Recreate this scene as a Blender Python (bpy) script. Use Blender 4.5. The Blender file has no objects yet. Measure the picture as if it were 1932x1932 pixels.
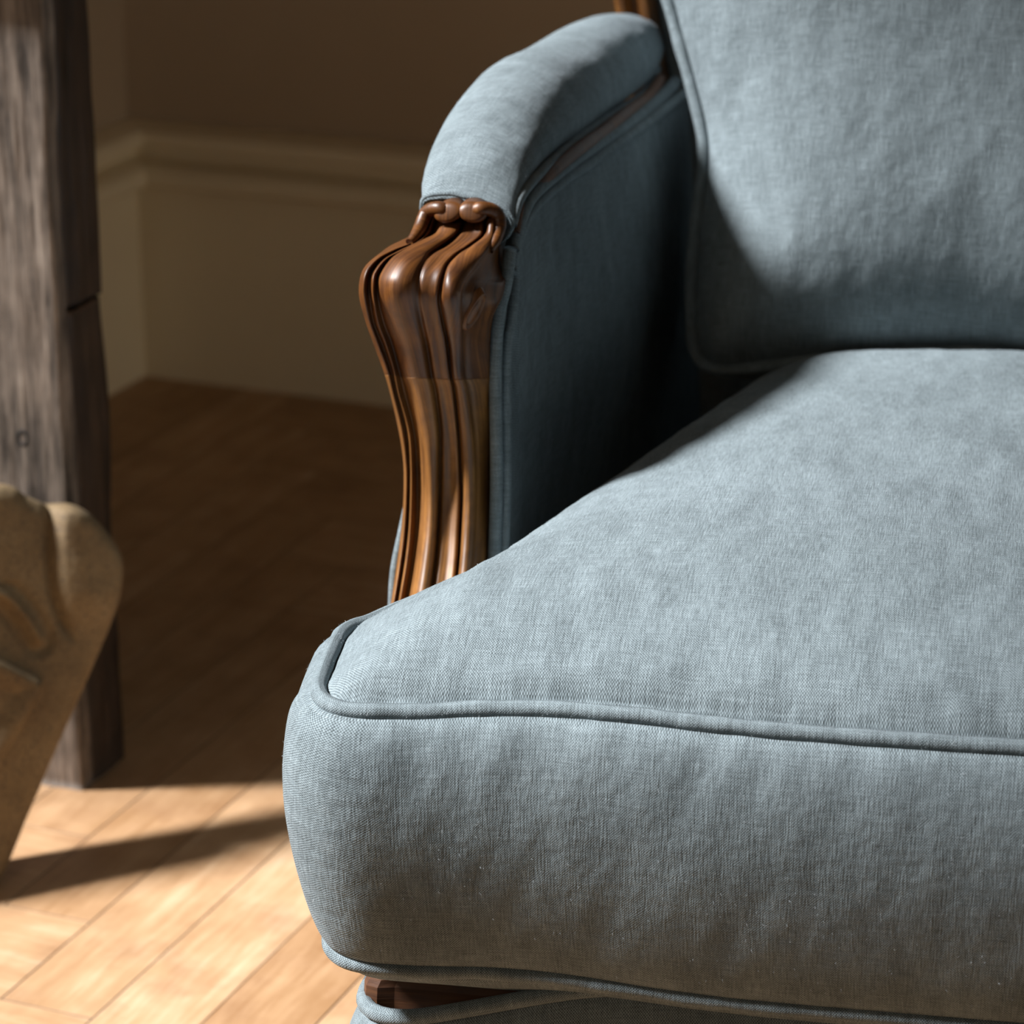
import bpy, math, random
import numpy as np
from mathutils import Vector, Matrix

# ------------------------------------------------------------------ camera, world, light, exposure
scene = bpy.context.scene
COL = scene.collection
CAM_Z, PITCH, YAW = 1.10, math.radians(19.5), math.radians(11.0)
cam_data = bpy.data.cameras.new('camera')
cam_data.sensor_width = 36.0
cam_data.lens = 5540.0 / 1932.0 * 36.0
cam_data.clip_start = 0.05
cam_data.dof.use_dof = True
cam_data.dof.focus_distance = 1.72
cam_data.dof.aperture_fstop = 8.5
cam = bpy.data.objects.new('camera', cam_data)
COL.objects.link(cam)
cam.location = (0.0, 0.0, CAM_Z)
cam.rotation_euler = (math.pi / 2 - PITCH, 0.0, YAW)
scene.camera = cam

world = bpy.data.worlds.new('world')
scene.world = world
world.use_nodes = True
world.node_tree.nodes['Background'].inputs[0].default_value = (0.75, 0.87, 1.0, 1)
world.node_tree.nodes['Background'].inputs[1].default_value = 0.6

# low hazy daylight through the tall window on the left
L_AZ, L_EL = math.radians(13.0), math.radians(45.0)
L_DIR = Vector((math.cos(L_AZ) * math.cos(L_EL), math.sin(L_AZ) * math.cos(L_EL), -math.sin(L_EL)))   # direction the light travels
ld = bpy.data.lights.new('window_sun', 'SUN')
ld.energy = 10.6
ld.angle = math.radians(9.0)
ld.color = (0.975, 0.985, 1.0)
window_sun = bpy.data.objects.new('window_sun', ld)
COL.objects.link(window_sun)
window_sun.location = (-4.0, 0.5, 4.0)
window_sun.rotation_euler = L_DIR.to_track_quat('-Z', 'Y').to_euler()

# added fill lamp in front of the solid wall behind the camera
fd = bpy.data.lights.new('front_fill', 'AREA')
fd.shape = 'RECTANGLE'
fd.size, fd.size_y = 1.4, 1.7
fd.energy = 11.5
fd.color = (1.0, 0.90, 0.74)
front_fill = bpy.data.objects.new('front_fill', fd)
COL.objects.link(front_fill)
front_fill.location = (-1.60, -2.02, 2.10)
front_fill.rotation_euler = (math.pi / 2, 0.0, math.radians(-11.3))

# added low fill lamp at the right wall, brightens the corner behind the chair
sd_ = bpy.data.lights.new('side_fill', 'AREA')
sd_.shape = 'RECTANGLE'
sd_.size, sd_.size_y = 1.1, 0.5
sd_.energy = 7.0
sd_.color = (1.0, 0.92, 0.78)
side_fill = bpy.data.objects.new('side_fill', sd_)
COL.objects.link(side_fill)
side_fill.location = (1.69, 2.01, 0.34)
side_fill.rotation_euler = (math.pi / 2, 0.0, math.radians(90.0 - 11.3))

scene.view_settings.view_transform = 'Standard'
scene.view_settings.look = 'None'
scene.view_settings.exposure = 0.0
scene.view_settings.gamma = 1.0
scene.view_settings.use_curve_mapping = False

cy = scene.cycles
cy.max_bounces, cy.diffuse_bounces, cy.glossy_bounces, cy.transmission_bounces = 4, 3, 2, 0
cy.caustics_reflective = cy.caustics_refractive = False
cy.use_adaptive_sampling = True
cy.adaptive_threshold = 0.05

# ------------------------------------------------------------------ measured shapes (metres)
POST = [[[-0.3873,1.716,0.6729],[-0.3839,1.709,0.6738],[-0.3832,1.715,0.6714],[-0.3811,1.7085,0.6717],[-0.3807,1.708,0.6709],[-0.3807,1.7145,0.6668],[-0.3781,1.708,0.6667],[-0.3731,1.702,0.6683],[-0.3681,1.7,0.6689],[-0.3637,1.7025,0.6684],[-0.3625,1.71,0.6666],[-0.3592,1.7056,0.6684],[-0.3545,1.7066,0.67],[-0.3494,1.7056,0.6721],[-0.349,1.713,0.6709],[-0.3459,1.7042,0.6733],[-0.3429,1.7026,0.6741],[-0.3408,1.7055,0.6737],[-0.3407,1.711,0.6725],[-0.3415,1.7163,0.6702],[-0.3438,1.73,0.665]],[[-0.3889,1.706,0.6649],[-0.3857,1.699,0.6663],[-0.3851,1.705,0.6643],[-0.3825,1.6985,0.6652],[-0.3815,1.698,0.6646],[-0.3809,1.7045,0.6623],[-0.3779,1.698,0.6636],[-0.3735,1.692,0.6652],[-0.369,1.69,0.6657],[-0.3653,1.6925,0.665],[-0.3645,1.7,0.6631],[-0.3608,1.6956,0.6644],[-0.3552,1.6966,0.6647],[-0.3491,1.6956,0.6655],[-0.3483,1.703,0.6638],[-0.3452,1.6942,0.6658],[-0.3421,1.6926,0.6656],[-0.3399,1.6955,0.6643],[-0.3398,1.701,0.6627],[-0.3402,1.7069,0.66],[-0.3419,1.722,0.6539]],[[-0.3914,1.694,0.6595],[-0.3883,1.687,0.6613],[-0.388,1.693,0.6597],[-0.3853,1.6865,0.6617],[-0.3843,1.686,0.662],[-0.3845,1.6925,0.6608],[-0.3821,1.686,0.6628],[-0.3779,1.68,0.6637],[-0.3739,1.678,0.6633],[-0.3706,1.6805,0.6616],[-0.37,1.688,0.6591],[-0.3664,1.6836,0.6603],[-0.3608,1.6846,0.6606],[-0.3547,1.6836,0.6614],[-0.354,1.691,0.6597],[-0.3502,1.6822,0.6616],[-0.3458,1.6806,0.6613],[-0.3421,1.6835,0.6598],[-0.3414,1.689,0.6581],[-0.3407,1.6966,0.6545],[-0.3404,1.716,0.6465]],[[-0.4005,1.68,0.6578],[-0.3972,1.673,0.6592],[-0.3967,1.679,0.6571],[-0.3936,1.6725,0.6589],[-0.3924,1.672,0.6592],[-0.3922,1.6785,0.6582],[-0.3894,1.672,0.6605],[-0.3846,1.666,0.6616],[-0.3797,1.664,0.6614],[-0.3755,1.6665,0.66],[-0.3741,1.672,0.6581],[-0.3708,1.6693,0.6589],[-0.3655,1.6702,0.6589],[-0.3598,1.6696,0.6594],[-0.3589,1.6755,0.6579],[-0.355,1.6682,0.6592],[-0.3496,1.6666,0.6583],[-0.3451,1.6695,0.6561],[-0.344,1.675,0.654],[-0.3417,1.6842,0.6501],[-0.3386,1.708,0.641]],[[-0.4079,1.668,0.6554],[-0.4043,1.661,0.6565],[-0.4038,1.667,0.654],[-0.4005,1.6605,0.6561],[-0.3992,1.66,0.6565],[-0.3985,1.6665,0.6551],[-0.3955,1.66,0.657],[-0.3895,1.654,0.6583],[-0.3834,1.652,0.6585],[-0.3778,1.6545,0.6574],[-0.3752,1.658,0.6562],[-0.3724,1.657,0.6564],[-0.3678,1.6578,0.6562],[-0.363,1.6576,0.6563],[-0.362,1.662,0.6551],[-0.3585,1.6562,0.6555],[-0.3535,1.6546,0.6534],[-0.3492,1.6575,0.65],[-0.3482,1.663,0.6474],[-0.3437,1.6728,0.6446],[-0.3364,1.698,0.6375]],[[-0.4135,1.66,0.6497],[-0.4093,1.653,0.6508],[-0.4081,1.659,0.6483],[-0.4051,1.6525,0.6497],[-0.404,1.652,0.6496],[-0.4031,1.6585,0.6482],[-0.3997,1.652,0.6504],[-0.3931,1.646,0.6521],[-0.3861,1.644,0.6528],[-0.3797,1.6465,0.6523],[-0.3765,1.65,0.6514],[-0.3737,1.649,0.6517],[-0.3689,1.6498,0.6515],[-0.364,1.6496,0.6516],[-0.363,1.654,0.6504],[-0.3596,1.6482,0.6509],[-0.3548,1.6466,0.6491],[-0.3508,1.6495,0.6459],[-0.3499,1.655,0.6434],[-0.3443,1.6648,0.6416],[-0.3349,1.69,0.6363]],[[-0.4153,1.656,0.6411],[-0.4106,1.649,0.6432],[-0.4088,1.655,0.6417],[-0.4055,1.6485,0.6436],[-0.4042,1.648,0.6438],[-0.4037,1.6545,0.6421],[-0.4006,1.648,0.644],[-0.3938,1.642,0.6456],[-0.3867,1.64,0.6461],[-0.3801,1.6425,0.6454],[-0.3768,1.646,0.6444],[-0.3741,1.645,0.6447],[-0.3695,1.6458,0.6445],[-0.3647,1.6456,0.6445],[-0.3639,1.65,0.6433],[-0.3604,1.6442,0.6443],[-0.3555,1.6426,0.6434],[-0.3513,1.6455,0.6412],[-0.3505,1.651,0.639],[-0.3447,1.6602,0.6369],[-0.3351,1.684,0.631]],[[-0.4152,1.657,0.6306],[-0.4105,1.65,0.6331],[-0.4087,1.656,0.6319],[-0.4054,1.6495,0.6339],[-0.4042,1.649,0.6341],[-0.4034,1.6555,0.6323],[-0.4001,1.649,0.6343],[-0.3936,1.643,0.6359],[-0.3866,1.641,0.6365],[-0.3803,1.6435,0.6357],[-0.3771,1.647,0.6347],[-0.3745,1.646,0.6351],[-0.3702,1.6468,0.6351],[-0.3656,1.6466,0.6354],[-0.3648,1.651,0.6342],[-0.3613,1.6452,0.6356],[-0.3561,1.6436,0.6353],[-0.3518,1.6465,0.6338],[-0.3508,1.652,0.632],[-0.3455,1.6601,0.6301],[-0.3365,1.681,0.6249]],[[-0.4135,1.666,0.6132],[-0.4096,1.659,0.616],[-0.4087,1.665,0.615],[-0.4053,1.6585,0.6171],[-0.404,1.658,0.6173],[-0.4023,1.6645,0.6156],[-0.3983,1.658,0.6176],[-0.3921,1.652,0.6195],[-0.3856,1.65,0.6202],[-0.3797,1.6525,0.6196],[-0.3773,1.658,0.6181],[-0.3743,1.6553,0.6191],[-0.37,1.6562,0.6193],[-0.3654,1.6556,0.62],[-0.3649,1.6615,0.6184],[-0.3613,1.6542,0.6203],[-0.3568,1.6526,0.6203],[-0.353,1.6555,0.619],[-0.3523,1.661,0.6172],[-0.3483,1.6674,0.6161],[-0.3418,1.684,0.6127]],[[-0.4107,1.676,0.5952],[-0.4069,1.669,0.5984],[-0.4059,1.675,0.5978],[-0.4027,1.6685,0.6003],[-0.4015,1.668,0.6008],[-0.3998,1.6745,0.5991],[-0.3957,1.668,0.6011],[-0.39,1.662,0.603],[-0.3842,1.66,0.6037],[-0.3789,1.6625,0.6031],[-0.3773,1.67,0.6009],[-0.374,1.6656,0.6025],[-0.3697,1.6666,0.6027],[-0.365,1.6656,0.6034],[-0.3648,1.673,0.6014],[-0.3613,1.6642,0.6043],[-0.3575,1.6626,0.6052],[-0.3545,1.6655,0.6047],[-0.3542,1.671,0.6033],[-0.3502,1.6763,0.6018],[-0.3435,1.69,0.5978]],[[-0.4081,1.684,0.5798],[-0.404,1.677,0.5821],[-0.4029,1.683,0.5803],[-0.3999,1.6765,0.5821],[-0.3988,1.676,0.582],[-0.3974,1.6825,0.5797],[-0.3937,1.676,0.5815],[-0.3883,1.67,0.5834],[-0.3828,1.668,0.584],[-0.3779,1.6705,0.5832],[-0.3765,1.678,0.5809],[-0.3733,1.6736,0.5823],[-0.3692,1.6746,0.582],[-0.3647,1.6736,0.5823],[-0.3646,1.681,0.58],[-0.3614,1.6722,0.5828],[-0.3581,1.6706,0.5836],[-0.3558,1.6735,0.583],[-0.3557,1.679,0.5814],[-0.3513,1.6838,0.5805],[-0.3439,1.696,0.5778]],[[-0.4058,1.69,0.5646],[-0.4023,1.683,0.567],[-0.4016,1.689,0.5652],[-0.3988,1.6825,0.5673],[-0.3979,1.682,0.5675],[-0.3958,1.6885,0.5657],[-0.3914,1.682,0.5679],[-0.3863,1.676,0.57],[-0.3811,1.674,0.5709],[-0.3766,1.6765,0.5704],[-0.3754,1.684,0.5682],[-0.3723,1.6796,0.5698],[-0.3683,1.6806,0.5697],[-0.364,1.6796,0.5702],[-0.3639,1.687,0.568],[-0.3606,1.6782,0.5709],[-0.3572,1.6766,0.5715],[-0.3546,1.6795,0.5708],[-0.3544,1.685,0.5692],[-0.3507,1.6892,0.5681],[-0.3445,1.7,0.5652]],[[-0.4022,1.698,0.5367],[-0.3985,1.691,0.5391],[-0.3976,1.697,0.5373],[-0.3945,1.6905,0.5395],[-0.3934,1.69,0.5397],[-0.3919,1.6965,0.5378],[-0.3881,1.69,0.5401],[-0.3836,1.684,0.5422],[-0.379,1.682,0.5432],[-0.3752,1.6845,0.5426],[-0.3744,1.692,0.5403],[-0.3714,1.6876,0.5419],[-0.3676,1.6886,0.5418],[-0.3633,1.6876,0.5424],[-0.3633,1.695,0.54],[-0.3599,1.6862,0.543],[-0.3561,1.6846,0.5437],[-0.3533,1.6875,0.543],[-0.3529,1.693,0.5413],[-0.3503,1.6972,0.5401],[-0.3459,1.708,0.537]],[[-0.4003,1.702,0.5138],[-0.397,1.695,0.5163],[-0.3966,1.701,0.5144],[-0.3939,1.6945,0.5167],[-0.393,1.694,0.5169],[-0.3912,1.7005,0.5149],[-0.3872,1.694,0.5173],[-0.3831,1.688,0.5195],[-0.3791,1.686,0.5204],[-0.3759,1.6885,0.5198],[-0.3754,1.696,0.5174],[-0.3723,1.6916,0.519],[-0.368,1.6926,0.519],[-0.3632,1.6916,0.5196],[-0.3631,1.699,0.5172],[-0.3596,1.6902,0.5203],[-0.3558,1.6886,0.5211],[-0.3529,1.6915,0.5203],[-0.3526,1.697,0.5185],[-0.3503,1.7012,0.5173],[-0.3468,1.712,0.5139]],[[-0.4,1.7,0.4926],[-0.3968,1.693,0.4952],[-0.3964,1.699,0.4932],[-0.3936,1.6925,0.4956],[-0.3927,1.692,0.4959],[-0.3905,1.6985,0.4938],[-0.3861,1.692,0.4963],[-0.3823,1.686,0.4986],[-0.3786,1.684,0.4995],[-0.3758,1.6865,0.4989],[-0.3755,1.694,0.4963],[-0.3723,1.6896,0.498],[-0.3675,1.6906,0.498],[-0.3623,1.6896,0.4987],[-0.3619,1.697,0.4962],[-0.3585,1.6882,0.4994],[-0.355,1.6866,0.5002],[-0.3523,1.6895,0.4994],[-0.352,1.695,0.4975],[-0.3499,1.6992,0.4962],[-0.3467,1.71,0.4928]],[[-0.3999,1.692,0.4735],[-0.3964,1.685,0.4762],[-0.3957,1.691,0.4741],[-0.3929,1.6845,0.4766],[-0.3919,1.684,0.4768],[-0.3896,1.6905,0.4747],[-0.3852,1.684,0.4773],[-0.3814,1.678,0.4797],[-0.3778,1.676,0.4806],[-0.375,1.6785,0.4799],[-0.3748,1.686,0.4773],[-0.3715,1.6816,0.4791],[-0.3668,1.6826,0.4791],[-0.3616,1.6816,0.4798],[-0.3612,1.689,0.4772],[-0.3577,1.6802,0.4805],[-0.354,1.6786,0.4814],[-0.3511,1.6815,0.4805],[-0.3507,1.687,0.4786],[-0.3489,1.6912,0.4772],[-0.3462,1.702,0.4736]],[[-0.3999,1.68,0.4558],[-0.3964,1.673,0.4586],[-0.3957,1.679,0.4564],[-0.3927,1.6725,0.459],[-0.3915,1.672,0.4593],[-0.3895,1.6785,0.457],[-0.3854,1.672,0.4597],[-0.3813,1.666,0.4622],[-0.3775,1.664,0.4632],[-0.3744,1.6665,0.4625],[-0.374,1.674,0.4598],[-0.3707,1.6696,0.4616],[-0.3658,1.6706,0.4616],[-0.3604,1.6696,0.4624],[-0.36,1.677,0.4597],[-0.3566,1.6682,0.4632],[-0.353,1.6666,0.464],[-0.3502,1.6695,0.4631],[-0.35,1.675,0.4611],[-0.3483,1.6792,0.4597],[-0.3459,1.69,0.4559]],[[-0.4003,1.664,0.4353],[-0.3969,1.657,0.4382],[-0.3964,1.663,0.4359],[-0.3934,1.6565,0.4386],[-0.3923,1.656,0.4389],[-0.3903,1.6625,0.4366],[-0.3862,1.656,0.4394],[-0.3819,1.65,0.442],[-0.3778,1.648,0.443],[-0.3745,1.6505,0.4423],[-0.374,1.658,0.4395],[-0.3706,1.6536,0.4414],[-0.3656,1.6546,0.4414],[-0.3601,1.6536,0.4422],[-0.3597,1.661,0.4394],[-0.3562,1.6522,0.443],[-0.3524,1.6506,0.4439],[-0.3496,1.6535,0.443],[-0.3492,1.659,0.441],[-0.3475,1.6632,0.4395],[-0.3448,1.674,0.4356]],[[-0.402,1.654,0.4169],[-0.3986,1.647,0.42],[-0.3981,1.653,0.4176],[-0.3951,1.6465,0.4204],[-0.394,1.646,0.4207],[-0.3923,1.6525,0.4183],[-0.3883,1.646,0.4211],[-0.3839,1.64,0.4238],[-0.3797,1.638,0.425],[-0.3763,1.6405,0.4242],[-0.3758,1.648,0.4213],[-0.3723,1.6436,0.4233],[-0.3671,1.6446,0.4233],[-0.3615,1.6436,0.4241],[-0.361,1.651,0.4213],[-0.3575,1.6422,0.425],[-0.3537,1.6406,0.4259],[-0.3509,1.6435,0.425],[-0.3506,1.649,0.4229],[-0.3485,1.6532,0.4214],[-0.3454,1.664,0.4173]],[[-0.4056,1.646,0.3844],[-0.4022,1.639,0.3876],[-0.4018,1.645,0.3851],[-0.3987,1.6385,0.388],[-0.3976,1.638,0.3883],[-0.3959,1.6445,0.3858],[-0.3919,1.638,0.3888],[-0.3875,1.632,0.3916],[-0.3833,1.63,0.3928],[-0.3799,1.6325,0.3921],[-0.3793,1.64,0.389],[-0.3758,1.6356,0.3911],[-0.3706,1.6366,0.3911],[-0.365,1.6356,0.392],[-0.3645,1.643,0.3889],[-0.361,1.6342,0.3929],[-0.3572,1.6326,0.3938],[-0.3544,1.6355,0.3929],[-0.3541,1.641,0.3906],[-0.352,1.6452,0.389],[-0.3489,1.656,0.3848]]]
FIL_L = [[-0.3905,1.684,0.661],[-0.3884,1.69,0.6637],[-0.3871,1.698,0.6669],[-0.3859,1.703,0.6716],[-0.3842,1.705,0.675],[-0.3796,1.703,0.6779],[-0.3744,1.701,0.6786],[-0.3711,1.703,0.6761]]
FIL_R = [[-0.3419,1.688,0.6576],[-0.3397,1.694,0.6617],[-0.3394,1.701,0.6654],[-0.3391,1.705,0.6706],[-0.3407,1.706,0.6754],[-0.3444,1.704,0.6786],[-0.3499,1.701,0.6798],[-0.3554,1.703,0.6768]]
VOL = [[-0.3698,1.697,0.6769],[-0.3548,1.697,0.6776]]
PAD = [[[-0.3886,1.712,0.6773],[-0.3328,1.712,0.6677]],[[-0.3948,1.74,0.6849],[-0.3319,1.74,0.682]],[[-0.3978,1.78,0.695],[-0.3297,1.78,0.6878]],[[-0.3961,1.83,0.7079],[-0.3265,1.83,0.6892]],[[-0.3913,1.9,0.7169],[-0.3219,1.9,0.6872]],[[-0.3815,1.98,0.7177],[-0.3188,1.98,0.6827]],[[-0.3699,2.06,0.7211],[-0.3157,2.06,0.6773]],[[-0.3568,2.13,0.7197],[-0.3147,2.13,0.6732]],[[-0.3445,2.19,0.7117],[-0.316,2.19,0.6737]],[[-0.3372,2.23,0.7022],[-0.3211,2.23,0.6762]]]
RAIL = [[-0.3341,1.722,0.6602],[-0.3335,1.733,0.6709],[-0.3313,1.76,0.676],[-0.3238,1.8,0.6819],[-0.3175,1.86,0.6831],[-0.3135,1.93,0.6797],[-0.309,2.0,0.6779],[-0.3059,2.09,0.6724],[-0.3072,2.16,0.6717]]
PADWELT = [[-0.3336,1.716,0.6667],[-0.3319,1.735,0.6798],[-0.3277,1.78,0.6855],[-0.3244,1.83,0.6866],[-0.3212,1.9,0.684],[-0.3173,1.98,0.6794],[-0.3137,2.06,0.6735],[-0.3119,2.13,0.6702],[-0.3136,2.19,0.6738]]
WELT1 = [[-0.3343,1.72,0.6506],[-0.3316,1.735,0.6688],[-0.3289,1.765,0.6763],[-0.3226,1.82,0.6778],[-0.3158,1.89,0.6767],[-0.309,1.97,0.673],[-0.3026,2.05,0.6698],[-0.2993,2.12,0.6671],[-0.2979,2.18,0.6662]]
WELT2 = [[-0.3357,1.72,0.6388],[-0.3323,1.737,0.6599],[-0.3292,1.77,0.6674],[-0.3212,1.82,0.6716],[-0.314,1.89,0.6689],[-0.3052,1.97,0.6672],[-0.2967,2.05,0.6647],[-0.2913,2.12,0.6623],[-0.2896,2.18,0.6584]]
PTOP = [[-0.338,1.72,0.6337],[-0.3332,1.738,0.6563],[-0.3275,1.77,0.6651],[-0.3195,1.82,0.6696],[-0.3122,1.89,0.6668],[-0.3033,1.97,0.6651],[-0.2944,2.05,0.6621],[-0.2889,2.12,0.6588],[-0.2875,2.18,0.6544]]
VWELT1 = [[-0.3341,1.712,0.6527],[-0.335,1.705,0.6344],[-0.339,1.7,0.6121],[-0.3408,1.7,0.5782],[-0.3402,1.7,0.5092],[-0.341,1.695,0.4545],[-0.3425,1.69,0.4242]]
VWELT2 = [[-0.3327,1.722,0.6334],[-0.3331,1.712,0.6091],[-0.3357,1.708,0.5829],[-0.3353,1.706,0.5075],[-0.3359,1.7,0.4531],[-0.3366,1.695,0.4227]]
SEATZ = [[-0.3916,0.4476],[-0.3733,0.4442],[-0.3366,0.4473],[-0.2913,0.4535],[-0.2614,0.456],[-0.2317,0.4543],[-0.1874,0.4526],[-0.1436,0.4518],[-0.1002,0.4511],[-0.0572,0.4522],[-0.0057,0.4534]]
SEATB = [[-0.4013,0.293],[-0.3887,0.2874],[-0.3635,0.2848],[-0.3226,0.2883],[-0.276,0.2911],[-0.2298,0.2867],[-0.184,0.2836],[-0.1386,0.2833],[-0.0938,0.284],[-0.0494,0.2844],[0.0039,0.2854]]
BACKL = [[-0.258,0.3088],[-0.2443,0.2731],[-0.2333,0.2413],[-0.2223,0.2096],[-0.212,0.176],[-0.2089,0.1541],[-0.2097,0.1301],[-0.2118,0.102],[-0.2118,0.066],[-0.21,0.0342],[-0.2066,0.0124]]
BACKB = [[-0.1991,0.0028],[-0.185,0.0004],[-0.1534,0.0045],[-0.1144,0.0122],[-0.0794,0.0173],[-0.0173,0.0226],[0.0335,0.0253]]
STILE = [[-0.3153,2.27,0.6333],[-0.3273,2.27,0.6665],[-0.3382,2.27,0.6973],[-0.342,2.28,0.71]]
STILEL = [[-0.3571,2.27,0.6988],[-0.3543,2.27,0.7113]]
SLAB = [[0.0536,0.3316],[0.0786,0.3167],[0.0955,0.3074],[0.1136,0.3045],[0.1304,0.2929],[0.1436,0.2728],[0.1507,0.2558],[0.1497,0.2379],[0.1396,0.2103],[0.1184,0.1758],[0.0968,0.1437],[0.0724,0.108],[0.0357,0.0527],[-0.0002,0.0001]]
SLABV = [[0.0938,0.3054],[0.0867,0.2731],[0.0833,0.238],[0.0871,0.2127],[0.0933,0.1937],[0.1002,0.179]]
SLABV2 = [[-0.0156,0.2658],[0.0179,0.2513],[0.0387,0.2403],[0.0486,0.2306],[0.0576,0.2157],[0.0642,0.1998]]
SLABP = [[-0.0401,0.2241],[0.0054,0.2019],[0.0302,0.1873],[0.0465,0.1754],[0.0604,0.1648],[0.0565,0.1526],[0.0395,0.1322],[0.0173,0.1077],[-0.0203,0.0709],[-0.0696,0.0416]]

# ------------------------------------------------------------------ helpers
RNG = np.random.default_rng(7)
random.seed(7)
PI = math.pi

def hash2(ix, iy, s):
    n = (ix.astype(np.int64) * 374761393 + iy.astype(np.int64) * 668265263 + s * 974711) & 0x7fffffff
    n = ((n ^ (n >> 13)) * 1274126177) & 0x7fffffff
    return ((n ^ (n >> 16)) & 0xffff) / 65535.0

def vnoise(x, y, s=0):
    x = np.asarray(x, float); y = np.asarray(y, float)
    ix, iy = np.floor(x), np.floor(y)
    fx, fy = x - ix, y - iy
    fx = fx * fx * (3 - 2 * fx); fy = fy * fy * (3 - 2 * fy)
    a = hash2(ix, iy, s); b = hash2(ix + 1, iy, s); c = hash2(ix, iy + 1, s); d = hash2(ix + 1, iy + 1, s)
    return (a + (b - a) * fx + (c - a) * fy + (a - b - c + d) * fx * fy) * 2 - 1

def fbm(x, y, s=0, o=3):
    r = 0; a = 1.0
    for k in range(o):
        r = r + a * vnoise(np.asarray(x) * 2 ** k, np.asarray(y) * 2 ** k, s + 17 * k); a *= .5
    return r

def spline(pts, n, closed=False):
    """Catmull-Rom through pts, n samples evenly spaced in parameter."""
    P = np.asarray(pts, float); m = len(P)
    if closed:
        t = np.linspace(0, m, n, endpoint=False)
        i = np.floor(t).astype(int); f = (t - i)[:, None]
        g = lambda k: P[(i + k) % m]
        p0, p1, p2, p3 = g(-1), g(0), g(1), g(2)
    else:
        t = np.linspace(0, m - 1, n)
        i = np.minimum(np.floor(t).astype(int), m - 2); f = (t - i)[:, None]
        Q = np.vstack([2 * P[0] - P[1], P, 2 * P[-1] - P[-2]])
        p0, p1, p2, p3 = Q[i], Q[i + 1], Q[i + 2], Q[i + 3]
    return .5 * (2 * p1 + (p2 - p0) * f + (2 * p0 - 5 * p1 + 4 * p2 - p3) * f ** 2 + (3 * p1 - p0 - 3 * p2 + p3) * f ** 3)

def resample(P, n, closed=False):
    P = np.asarray(P, float)
    Q = np.vstack([P, P[:1]]) if closed else P
    d = np.r_[0, np.cumsum(np.linalg.norm(np.diff(Q, axis=0), axis=1))]
    t = np.linspace(0, d[-1], n, endpoint=not closed)
    return np.stack([np.interp(t, d, Q[:, k]) for k in range(Q.shape[1])], 1)

def fillet(poly, radii, seg=10):
    """closed 2-D polygon with rounded corners"""
    P = np.asarray(poly, float); out = []
    n = len(P)
    for k in range(n):
        a, b, c = P[k - 1], P[k], P[(k + 1) % n]
        u = (a - b) / np.linalg.norm(a - b); v = (c - b) / np.linalg.norm(c - b)
        r = radii[k] if hasattr(radii, '__len__') else radii
        if r <= 0: out.append(b); continue
        for t in np.linspace(0, 1, seg):
            p = b + u * r * (1 - t) ** 2 + v * r * t ** 2
            out.append(p)
    return np.array(out)

def obj(name, verts, faces, mat, parent=None, uvs=None, smooth=True, off=(0, 0, 0)):
    me = bpy.data.meshes.new(name)
    V = np.asarray(verts, float).reshape(-1, 3) - np.asarray(off, float)
    me.from_pydata(V.tolist(), [], [tuple(int(i) for i in f) for f in faces])
    if uvs is not None:
        uvl = me.uv_layers.new(name='UVMap')
        li = np.empty(len(me.loops), np.int32); me.loops.foreach_get('vertex_index', li)
        U = np.asarray(uvs, float).reshape(-1, 2)[li]
        uvl.data.foreach_set('uv', U.ravel())
    if smooth:
        me.polygons.foreach_set('use_smooth', [True] * len(me.polygons))
    me.materials.append(mat)
    me.update()
    o = bpy.data.objects.new(name, me)
    COL.objects.link(o)
    if parent is not None: o.parent = parent
    return o

def empty(name, loc, label, cat, rz=0.0, group=None):
    o = bpy.data.objects.new(name, None); COL.objects.link(o)
    o.location = loc; o.rotation_euler = (0, 0, rz)
    o['label'] = label; o['category'] = cat
    if group: o['group'] = group
    return o

def grid_faces(nu, nv, cu=False, cv=False, base=0, flip=False):
    F = []
    for i in range(nu if cu else nu - 1):
        for j in range(nv if cv else nv - 1):
            a = base + i * nv + j; b = base + ((i + 1) % nu) * nv + j
            c = base + ((i + 1) % nu) * nv + (j + 1) % nv; d = base + i * nv + (j + 1) % nv
            F.append((a, d, c, b) if flip else (a, b, c, d))
    return F

def grid_uv(P):
    """arc-length uv in metres for a grid of points"""
    P = np.asarray(P)
    du = np.r_[np.zeros((1, P.shape[1])), np.cumsum(np.linalg.norm(np.diff(P, axis=0), axis=2), axis=0)]
    dv = np.c_[np.zeros((P.shape[0], 1)), np.cumsum(np.linalg.norm(np.diff(P, axis=1), axis=2), axis=1)]
    return np.stack([dv, du], 2)

def tube_mesh(path, r, seg=12, closed=False, caps=True):
    P = np.asarray(path, float); n = len(P)
    T = np.gradient(P, axis=0) if not closed else (np.roll(P, -1, 0) - np.roll(P, 1, 0))
    T /= np.linalg.norm(T, axis=1)[:, None] + 1e-12
    up = np.array([0, 0, 1.0]) if abs(T[0][2]) < .9 else np.array([1.0, 0, 0])
    N = np.empty_like(P); v = up
    for i in range(n):
        v = v - T[i] * (v @ T[i]); v = v / np.linalg.norm(v); N[i] = v
    B = np.cross(T, N)
    rr = np.broadcast_to(np.asarray(r, float), (n,))
    a = np.linspace(0, 2 * PI, seg, endpoint=False)
    V = P[:, None] + rr[:, None, None] * (np.cos(a)[None, :, None] * N[:, None] + np.sin(a)[None, :, None] * B[:, None])
    F = grid_faces(n, seg, closed, True)
    d = np.r_[0, np.cumsum(np.linalg.norm(np.diff(P, axis=0), axis=1))]
    UV = np.stack(np.broadcast_arrays(d[:, None], (a * np.mean(rr))[None, :]), 2)
    if caps and not closed:
        F.append(tuple(range(seg))[::-1]); F.append(tuple((n - 1) * seg + k for k in range(seg)))
    return V.reshape(-1, 3), F, UV.reshape(-1, 2)

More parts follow.
